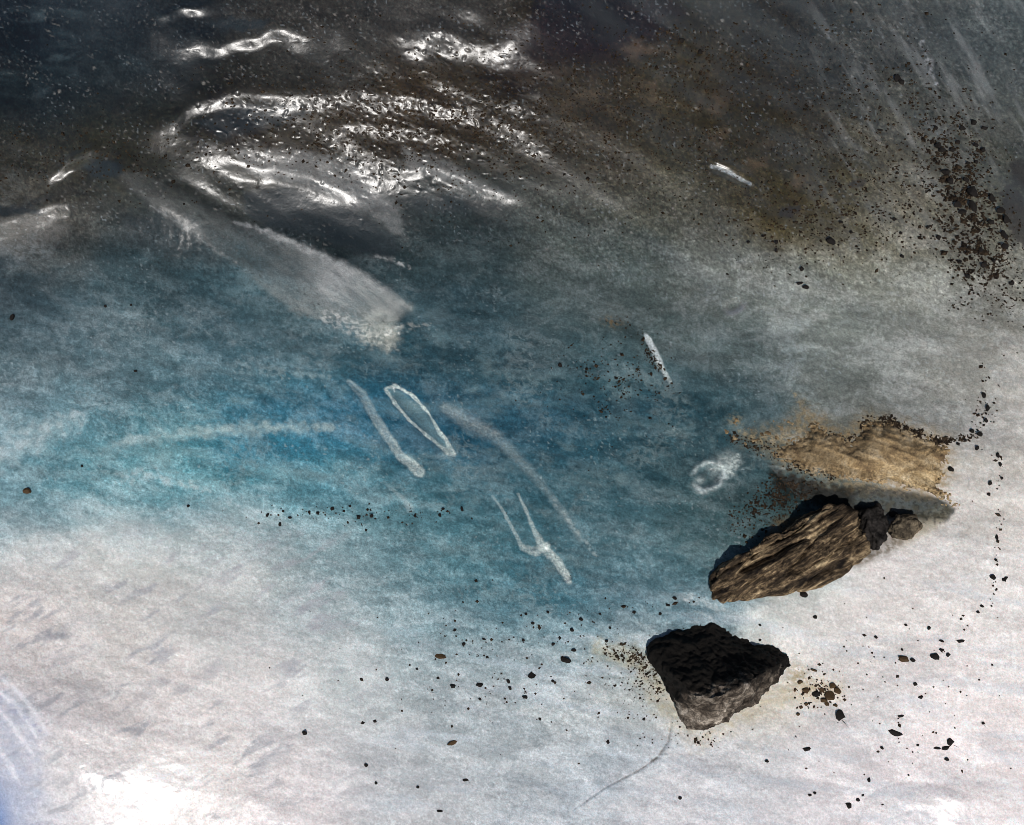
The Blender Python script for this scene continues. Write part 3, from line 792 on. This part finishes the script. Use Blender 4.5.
# dark angular boulder
BASEZ = float(np.median([h_at(x, y) for x, y in ((640, 650), (680, 735), (760, 700), (800, 668), (720, 610))]))
pts = []
for x, y, z in [(659, 640, .012), (666, 622, .015), (675, 615, .02), (687, 612, .02), (707, 616, .02), (722, 619, .02), (742, 628, .015), (758, 638, .012), (774, 647, .006), (789, 658, .012), (794, 666, .008),
                (649, 646, .035), (655, 652, .055), (674, 676, .098), (694, 698, .112), (716, 699, .116), (738, 689, .112), (756, 678, .096), (774, 667, .064),
                (783, 678, .010), (766, 690, .012), (748, 703, .012), (728, 716, .012), (712, 724, .012), (702, 728, .014), (689, 721, .02), (681, 708, .03), (674, 691, .045), (661, 673, .045), (653, 661, .04)]:
    pts.append(W(x, y, z))
for x, y in [(668, 640), (700, 625), (750, 645), (780, 668), (705, 715)]:
    pts.append(W(x, y, -.09))
def dark_disp(co):
    q = co
    c = fbm3(q * 14, 31, 4, .55)
    return .022 * fbm3(q * 7, 37, 2) + .016 * c + .005 * np.abs(fbm3(q * 30, 33, 4, .6)) + .007 * fbm3(q * 60, 39, 3, .6) + .0022 * pn3(q * 210, 35) - .001
boulder = hull_rock("boulder", pts, dark_m, .0024, dark_disp)
rear_shade(dark_m, -.042, 34, (.010, .0085, .007))  # darkens the boulder's face turned from the sun, in its colour
tag(boulder, "blackish angular boulder with a mottled grey lower face lying on the white ice", "rock")

# stone in the pocket, and a black lump added for the shaded gap
def lump(name, px, py, rx, ry, rz, mat, seed, ang=0, sink=.35, disp=.10, voxel=.12, dz=0.0):
    r = np.random.default_rng(seed)
    v = r.normal(size=(26, 3)); v /= np.linalg.norm(v, axis=1)[:, None]
    v *= (0.86 + .2 * r.random((26, 1)))
    mpp = float(metres_per_px(px, py))
    S = np.array([rx, ry * 1.06, rz]) * mpp
    v = v * S
    c, s = math.cos(R(ang)), math.sin(R(ang))
    v = np.stack([v[:, 0] * c - v[:, 1] * s, v[:, 0] * s + v[:, 1] * c, v[:, 2]], -1)
    p = at_height(px, py, float(h_at(px, py)) + S[2] * (1 - sink) + dz)
    m = S.min()
    return hull_rock(name, [Vector(p + q) for q in v], mat, m * voxel, lambda co: m * disp * fbm3(co * (1.6 / m), seed, 3))

o = lump("stone", 905, 527, 17, 13, 11, grey_m, 41, 20, .45, .34, .07)
tag(o, "small grey brown stone at the bottom of the melt pocket right of the slab", "stone")
o = lump("stone", 873, 526, 15, 22, 14, black_m, 42, -10, .45, .4, .06)  # black lump added to fill the shaded gap beside the slab
tag(o, "added black lump filling the shaded gap at the right end of the brown slab", "stone")

# ------------------------------------------------------------------ pebbles
PEB = [
    (803.7, 594, 4.2, 3.6, 'k', "black pebble touching the lower edge of the brown slab"),
    (839.5, 715, 5.4, 5.6, 'k', "round black pebble right of the dark boulder, largest pebble on the white ice"),
    (896, 733, 8.5, 3, 'k', "long flat black chip on the white ice, lower right"),
    (27, 491, 5, 3, 'b', "flat brown pebble alone at the left edge where the blue ice turns white"),
    (12.5, 317, 2.4, 4, 'k', "small upright dark pebble alone at the left edge on grey blue ice"),
    (304.7, 733, 2.8, 3.2, 'k', "single dark pebble on bright white ice left of centre"),
    (452, 743, 6, 2.4, 'b', "flat brown flake lying alone on the pale ice at lower centre"),
    (831, 241, 5.2, 4, 'k', "black pebble on grey ice above the silt shelf"),
    (532, 676, 4, 4, 'k', "dark pebble topping a short string of dirt left of the dark boulder"),
    (480, 685, 4.4, 2.3, 'k', "flat oval dark pebble on pale ice, right of a roundish one"),
    (453, 686, 3, 2.6, 'k', "roundish dark pebble on pale ice, just left of a flat oval one"),
    (440.5, 656.5, 7, 2.6, 'b', "elongated brown fragment with a pointed right end on pale ice"),
    (566, 660, 7, 4, 'k', "ragged black fragment beside the brown silt left of the dark boulder"),
    (935, 656.6, 5.5, 3.2, 'k', "dark oval pebble in the small row on white ice below the slab"),
    (903, 659, 6.5, 3.2, 'b', "flat brown pebble with an orange stain left of the dark oval one"),
    (950, 742, 4, 3.6, 'k', "dark pebble above its flat neighbour on white ice near the lower right dome"),
    (946, 748, 4.4, 2.2, 'k', "flat dark pebble just below another near the lower right dome"),
    (849, 805, 2.6, 4, 'k', "upright dark pebble at the bottom edge left of the clear ice dome"),
    (830, 696, 6, 4.6, 'b', "largest brown crumb in the cluster right of the dark boulder"),
    (838, 691, 4, 4, 'b', "brown crumb at the right end of the cluster beside the dark boulder"),
    (816, 694, 5, 3, 'k', "dark flat crumb in the middle of the cluster beside the dark boulder"),
    (868, 517, 4, 3, 'k', ""),
    (893, 514, 6, 3, 'k', "thin black chip resting above the small grey brown stone"),
    (911, 519, 5, 4, 'k', "black chip lying against the right of the small grey brown stone"),
    (807, 749, 4, 2.4, 'k', "dark chip on the white ice directly below the boulder"),
]
GR = [
    ("dark chips strewn on the pale ice left of the boulder", "tiny dark chip strewn on the pale ice left of the dark boulder",
     [(574, 650, 3, 2), (572, 630, 2.6, 3), (525, 697, 4, 2), (464, 644, 2, 2), (455, 630, 2, 2), (387, 679, 2.4, 2.4), (608, 742, 2.2, 2.2), (533, 623, 2.4, 1.8), (610, 628, 1.8, 1.8), (606.5, 641, 2, 2), (581, 619, 2.4, 2), (465, 780, 4, 1.5), (560, 638, 2, 2), (553, 644, 2, 2), (508.5, 681, 2, 3), (510, 688, 2, 3), (376, 783, 1.8, 1.8), (366, 765, 2, 2), (363, 723, 2, 2), (375, 721, 2, 2), (484, 639, 2.4, 1.4), (523, 640, 1.8, 1.8), (417, 669, 2, 1.6), (438, 678, 2, 1.6), (480, 699, 2, 1.4), (487, 657, 2, 1.5), (540, 719, 1.8, 1.8), (644, 719, 1.8, 1.8), (418, 787, 2, 1.6), (440, 811, 4, 1.6), (680, 798, 2, 2), (553, 681, 2, 1.6), (634, 612, 2, 2), (660, 614, 2, 2), (668, 605, 2.6, 1.8), (675, 598, 3, 2), (600, 614, 2, 1.6), (526, 614, 2, 1.6), (548, 612, 1.8, 1.6)]),
    ("brown crumbs beside the boulder", "brown crumb scattered on the silt stain right of the dark boulder",
     [(806, 690, 4, 3), (824, 700, 4, 3), (833, 686, 4, 3), (827, 704, 3, 2), (835.5, 705, 3, 2), (806, 704, 2.4, 2), (798, 714, 2, 2), (801, 707, 2, 2), (814, 670, 4, 1.6), (800, 682, 3, 2), (822, 690, 3, 2), (795, 690, 2, 2)]),
    ("dark chips on the white ice lower right", "small dark chip scattered on the white ice at the lower right",
     [(815, 617, 3, 2), (913, 660, 3, 2), (948, 655, 2.8, 2), (942, 650, 3, 1.6), (961, 641, 4, 2), (942, 641, 3, 1.4), (906, 625, 2, 1.6), (929, 628, 2, 2), (876, 637, 2, 1.6), (915, 684, 2.4, 2), (921, 697, 3, 1.8), (901, 716, 3.4, 1.6), (947, 759, 2.6, 2), (882, 748, 2.2, 2), (869, 780, 2, 2.4), (858, 800, 2, 2), (863, 795, 1.6, 1.6), (815, 793, 2, 1.6), (810, 795, 2, 1.6), (767, 761, 2.2, 1.8), (760, 625, 2, 1.6), (760, 640, 1.6, 1.6), (937, 748, 4, 1.4), (983, 723, 2, 1.6), (918, 745, 1.8, 1.4), (1006, 578, 2, 2), (993, 577, 3, 3), (1004, 580, 2.2, 2.6), (978, 612, 2, 1.6), (982, 606, 2, 1.6)]),
    ("dark chips along the foot of the blue ice", "tiny dark chip in the broken line along the foot of the blue ice",
     [(332, 508.6, 2.6, 2.2), (318, 513, 2.4, 2), (358.6, 517, 2.4, 3), (372, 515.6, 2, 2.4), (290, 517.6, 2.4, 1.8), (267.6, 515, 2, 2.6), (280, 524, 1.8, 2.4), (309, 512, 2, 1.6), (344, 511, 1.8, 1.6), (350, 506, 1.6, 1.6), (440, 515, 2, 2.4), (443, 509, 2, 2), (462, 509, 2, 3), (415, 516, 1.8, 1.6), (188, 506, 2, 1.6), (283, 511, 1.6, 1.6), (366, 530, 1.6, 2)]),
    ("black pebbles on the grey ice right of the silt shelf", "black pebble on pale ice just right of the silt shelf",
     [(980, 434, 3.2, 3), (977, 448, 2.6, 2.6), (972, 431, 3, 2.4), (951, 469, 3, 3), (990, 483, 2.4, 2.6), (988, 408, 2.4, 4), (984, 395, 2.2, 4), (986, 420, 2.2, 3), (958, 444, 2, 2.4), (965, 440, 2, 2), (998, 455, 2, 3), (1000, 464, 2, 3), (989, 494, 2, 2), (1002, 478, 1.6, 2), (997, 537, 1.6, 4), (996, 560, 1.8, 2)]),
    ("black pebbles on the grey ice above the silt", "black fragment stuck in the grey ice of the upper right corner",
     [(938, 146, 3.6, 4), (942, 150, 4, 3), (962, 128, 3.4, 3), (985, 128, 4, 2.4), (974, 122, 3, 4.6), (958, 142, 3, 2.6), (983, 150, 3, 4), (972, 192, 5.6, 7), (973, 206, 4, 7), (957, 205, 5, 4), (963, 212, 5, 3.4), (946, 172, 4, 5), (992, 198, 3, 6), (991, 222, 4, 3.6), (1004, 235, 3, 6), (1005, 246, 4, 3.6), (984, 265, 5, 3), (939, 237, 3, 3.4), (968, 276, 3, 2.6), (960, 262, 2.4, 2.4), (994, 261, 3, 3), (981, 250, 2.4, 3), (928, 227, 2, 2), (897, 78, 4, 5), (902, 82, 3, 4), (936, 128, 2, 4), (952, 150, 3, 2.4), (976, 162, 2.4, 3), (968, 163, 2.4, 2.4), (902, 256, 2.2, 2.2), (894, 219, 3, 2.4), (901, 233, 2, 2.2), (880, 130, 2.4, 2), (976, 145, 3, 2.4), (966, 180, 4, 3), (950, 181, 4, 4), (1000, 210, 4, 4), (1006, 220, 4, 5), (1012, 283, 3.4, 2.4)]),
    ("dark chips on the blue ice", "tiny dark chip lying alone on the blue grey ice at the left",
     [(135.5, 371, 1.8, 1.6), (105.5, 306, 1.8, 1.6), (82, 466, 1.8, 1.6), (131, 305, 1.6, 1.4)]),
    ("black chips around the pits above the silt", "black chip on the grey ice between the silt and the top of the frame",
     [(776, 242, 2.4, 2.4), (776, 250, 2, 3), (802, 269, 2.6, 3), (800, 283, 4, 2), (806, 287, 4, 2.6), (841, 222, 3, 2), (851, 232, 2, 2), (748, 242, 2, 2), (763, 236, 2, 2), (682, 40, 4, 3), (700, 52, 3, 3), (560, 365, 2.4, 3), (586, 372, 1.6, 2), (650, 418, 1.8, 1.8), (616, 378, 1.8, 1.8), (624, 394, 1.8, 1.8)]),
]
proto = {}
def pebble(px, py, rx, ry, mat, seed):
    key = (mat, seed % 7)
    if key not in proto:
        r = np.random.default_rng(500 + seed % 7 + (50 if mat == 'b' else 0))
        v = r.normal(size=(18, 3)); v /= np.linalg.norm(v, axis=1)[:, None]
        v *= .8 + .3 * r.random((18, 1))
        bm = bmesh.new()
        for q in v: bm.verts.new(q)
        bmesh.ops.convex_hull(bm, input=bm.verts)
        bmesh.ops.delete(bm, geom=[q for q in bm.verts if not q.link_faces], context='VERTS')
        bmesh.ops.bevel(bm, geom=bm.edges[:], offset=.08, segments=1, affect='EDGES')
        bmesh.ops.triangulate(bm, faces=bm.faces[:])
        bmesh.ops.subdivide_edges(bm, edges=bm.edges[:], cuts=1)
        for q in bm.verts:
            q.co *= 1 + .22 * float(pn3(np.array([q.co[:]]) * 2.2, seed % 7)[0])
        me = bpy.data.meshes.new("pebble"); bm.to_mesh(me); bm.free()
        me.materials.append(black_m if mat == 'k' else brown_m)
        proto[key] = me
    o = bpy.data.objects.new("pebble", proto[key])
    COL.objects.link(o)
    mpp = float(metres_per_px(px, py))
    S = (rx * mpp, ry * mpp * 1.1, min(rx, ry) * mpp * .9)
    o.scale = S
    o.rotation_euler = (random.uniform(-.25, .25), random.uniform(-.25, .25), random.uniform(-.35, .35) if rx != ry else random.uniform(0, 6.3))
    o.location = at_height(px, py, float(h_at(px, py)) + S[2] * .35)
    return o
sd = 0
for px, py, rx, ry, m_, lab in PEB:
    sd += 1
    if not lab: continue
    tag(pebble(px, py, rx, ry, m_, sd), lab, "pebble")
for grp, lab, spots in GR:
    for px, py, rx, ry in spots:
        sd += 1
        tag(pebble(px, py, rx * .95, ry * .95, 'b' if 'brown' in lab else 'k', sd), lab, "pebble", grp)

# ------------------------------------------------------------------ silt shelf (loose sandy silt lying on the ice)
SILT = [(778, 446), (800, 438), (812, 420), (824, 430), (838, 434), (852, 441), (866, 420), (896, 422), (922, 436), (946, 444), (950, 456), (946, 470), (940, 486), (952, 502), (958, 512), (936, 498), (915, 490), (890, 484), (862, 482), (838, 478), (812, 472), (796, 466), (784, 462), (768, 452)]
s_in = inside(SILT)
thick = np.clip(s_in + 1 + 8 * fbm(X / 17, Y / 9, 401, 5, .66) + 3.5 * pn(X / 4, Y / 3, 402) + 9.0 * pn(X / 2.3, Y / 2.0, 407) * sstep(16, 0, s_in) - 2.5, -8, 16)
speck = np.clip(4 * sstep(.1, .5, fbm(X / 8, Y / 6, 403, 4, .65)) * (blob(790, 440, 60, 22, 15) + .8 * blob(745, 438, 40, 20, 20) + .4 * blob(860, 430, 60, 25)) - 1.1, -2, 2)
thick = np.maximum(thick * .8, speck)
flow = pn((X * .95 + Y * .3) / 40, (Y * .95 - X * .3) / 5.5, 404)
tz = .0010 * thick + (thick > 0) * (.0055 * flow + .0012 * pn(X / 6, Y / 5, 405) + .0008 * pn(X / 3, Y / 2.6, 406))
iy = slice(np.searchsorted(YS, 392), np.searchsorted(YS, 525)); ix = slice(np.searchsorted(XS, 690), np.searchsorted(XS, 985))
silt_m, nd, lk, pr = new_mat("sandy_silt")
tc = nd.new("ShaderNodeNewGeometry")
n_a = noise_node(nd, lk, 34, 6, .65, tc.outputs["Position"], .5)
n_b = noise_node(nd, lk, 300, 3, .6, tc.outputs["Position"])
rmp = ramp_node(nd, lk, n_a.outputs["Fac"], [(.34, (.13, .085, .042)), (.45, (.30, .21, .105)), (.55, (.42, .315, .18)), (.68, (.58, .48, .33))])
mr = nd.new("ShaderNodeMapRange"); lk.new(n_b.outputs["Fac"], mr.inputs[0])
mr.inputs[1].default_value, mr.inputs[2].default_value, mr.inputs[3].default_value, mr.inputs[4].default_value = .32, .68, .6, 1.3
sat_ = nd.new("ShaderNodeAttribute"); sat_.attribute_name = "silt_tone"
m0 = nd.new("ShaderNodeMix"); m0.data_type = 'RGBA'; m0.blend_type = 'MULTIPLY'; m0.inputs[0].default_value = 1
lk.new(rmp.outputs[0], m0.inputs[6]); lk.new(sat_.outputs["Color"], m0.inputs[7])
mx = nd.new("ShaderNodeMix"); mx.data_type = 'RGBA'; mx.blend_type = 'MULTIPLY'; mx.inputs[0].default_value = 1
lk.new(m0.outputs[2], mx.inputs[6]); lk.new(mr.outputs[0], mx.inputs[7]); lk.new(mx.outputs[2], pr.inputs["Base Color"])
pr.inputs["Roughness"].default_value = .85
b_ = nd.new("ShaderNodeBump"); b_.inputs["Strength"].default_value = .5; b_.inputs["Distance"].default_value = .003
lk.new(n_b.outputs["Fac"], b_.inputs["Height"]); lk.new(b_.outputs[0], pr.inputs["Normal"])
sub = at_height(X[iy, ix], Y[iy, ix], H[iy, ix] + tz[iy, ix])
keep = (thick[iy, ix] > -3)
fs = grid_faces(*keep.shape)
fs = fs[keep.ravel()[fs].all(1)]
silt = mesh_object("silt_bank", sub.reshape(-1, 3), fs, silt_m)
tone = .50 + .46 * sstep(-.3, .4, flow) * (.5 + .5 * sstep(800, 860, X)) + .25 * sstep(820, 900, X) * sstep(440, 470, Y)
tone = tone * (1 - .75 * sstep(.12, .35, pn(X / 3.2, Y / 2.5, 408)) * np.clip(sstep(12, 2, s_in) + .3 * sstep(860, 800, X), 0, 1))
tcol = np.ones(tone.shape + (4,), np.float32); tcol[..., :3] = tone[..., None] * np.array([1.0, .97, .92]) + (.12 * sstep(455, 480, Y) * sstep(870, 900, X))[..., None] * np.array([.6, .9, 1.2])
sa = silt.data.attributes.new("silt_tone", 'FLOAT_COLOR', 'POINT')
sa.data.foreach_set("color", np.ascontiguousarray(tcol[iy, ix]).reshape(-1))
bm = bmesh.new(); bm.from_mesh(silt.data)
bmesh.ops.delete(bm, geom=[v for v in bm.verts if not v.link_faces], context='VERTS')
bm.to_mesh(silt.data); bm.free()
tag(silt, "tan sandy silt shelf lying on the ice above the brown slab", "silt", kind="stuff")

# ------------------------------------------------------------------ grit: thousands of loose dark grains on the ice
dens = (.9 * blob(420, 120, 170, 60) + .5 * blob(620, 110, 180, 80) + .35 * blob(110, 160, 120, 30)) * .6
dens += 1.5 * blob(965, 200, 32, 90, -22) + 1.0 * blob(985, 262, 30, 40) + .35 * blob(880, 200, 70, 50) + .5 * blob(800, 220, 60, 40)
dens += 5.0 * stroke([(866, 424), (885, 422), (905, 430), (925, 440), (950, 440), (975, 436)], [7, 8, 6, 7, 4, 4], 1)
dens += 3.0 * stroke([(830, 436), (845, 440), (856, 438)], [6, 5, 5], 1)
dens += 1.5 * stroke([(730, 436), (760, 448), (790, 462), (830, 474)], [6, 8, 9, 7], 1)
dens += 3.0 * blob(785, 492, 26, 14, -18) + 1.2 * blob(770, 506, 34, 16, -18) + .5 * blob(760, 520, 34, 14, -30)
dens += .8 * stroke([(640, 330), (656, 362), (668, 384)], [5, 7, 4], 1) + .35 * blob(620, 380, 50, 40) + .5 * blob(616, 322, 12, 6)
dens += 1.4 * stroke([(608, 652), (632, 655), (652, 666), (660, 690)], [8, 9, 9, 6], 1) + .5 * blob(640, 680, 28, 30)
dens += .9 * blob(820, 690, 22, 14) + .25 * blob(690, 735, 40, 14)
dens += .3 * stroke([(996, 450), (1000, 500), (998, 560), (992, 610)], [5, 5, 4, 4], 1) + .6 * blob(985, 400, 10, 30)
dens += .25 * blob(360, 515, 110, 8) + .06 * blob(520, 660, 140, 60) + .03 * blob(900, 690, 120, 90) + .10 * stroke([(560, 612), (640, 606), (700, 598)], [4, 4, 4], 1)
dens += .35 * blob(700, 60, 60, 30) + .18 * blob(860, 110, 120, 90)
clump = .35 + 1.5 * sstep(-.05, .45, fbm(X / 16, Y / 13, 421, 3))
dens = np.where((X > -20) & (X < 1044) & (Y > -20) & (Y < 840), dens * clump, 0)
pcum = np.cumsum(dens.ravel().astype(np.float64)); pcum /= pcum[-1]
NG = 11000
pick = np.searchsorted(pcum, rng.random(NG))
gxp = X.ravel()[pick] + rng.uniform(-.7, .7, NG); gyp = Y.ravel()[pick] + rng.uniform(-.7, .7, NG)
rad = (.55 + .75 * rng.random(NG) ** 2.2 + .9 * (rng.random(NG) > .95)) * metres_per_px(gxp, gyp) * (1 + .75 * np.exp(-((gxp - 966) / 45) ** 2 - ((gyp - 205) / 95) ** 2) * rng.random(NG))
cen = at_height(gxp, gyp, h_at(gxp, gyp) + rad * .15)
octv = np.array([[1, 0, 0], [0, 1, 0], [-1, 0, 0], [0, -1, 0], [0, 0, 1], [0, 0, -1.]])
octf = np.array([[0, 1, 4], [1, 2, 4], [2, 3, 4], [3, 0, 4], [1, 0, 5], [2, 1, 5], [3, 2, 5], [0, 3, 5]])
th = rng.random(NG) * 6.283
jit = octv[None] * (1 + rng.uniform(-.35, .45, (NG, 6, 1)))
jit[:, :, 0] *= rng.uniform(.8, 1.5, (NG, 1)); jit[:, :, 2] *= .7
rx_ = jit[:, :, 0] * np.cos(th)[:, None] - jit[:, :, 1] * np.sin(th)[:, None]
ry_ = jit[:, :, 0] * np.sin(th)[:, None] + jit[:, :, 1] * np.cos(th)[:, None]
gv = np.stack([rx_, ry_, jit[:, :, 2]], -1) * rad[:, None, None] + cen[:, None, :]
gf = octf[None] + (np.arange(NG) * 6)[:, None, None]
grit = mesh_object("grit", gv.reshape(-1, 3), gf.reshape(-1, 3), grit_m, smooth=False)
tag(grit, "fine dark grit sprinkled over the glacier ice", "grit", kind="stuff")
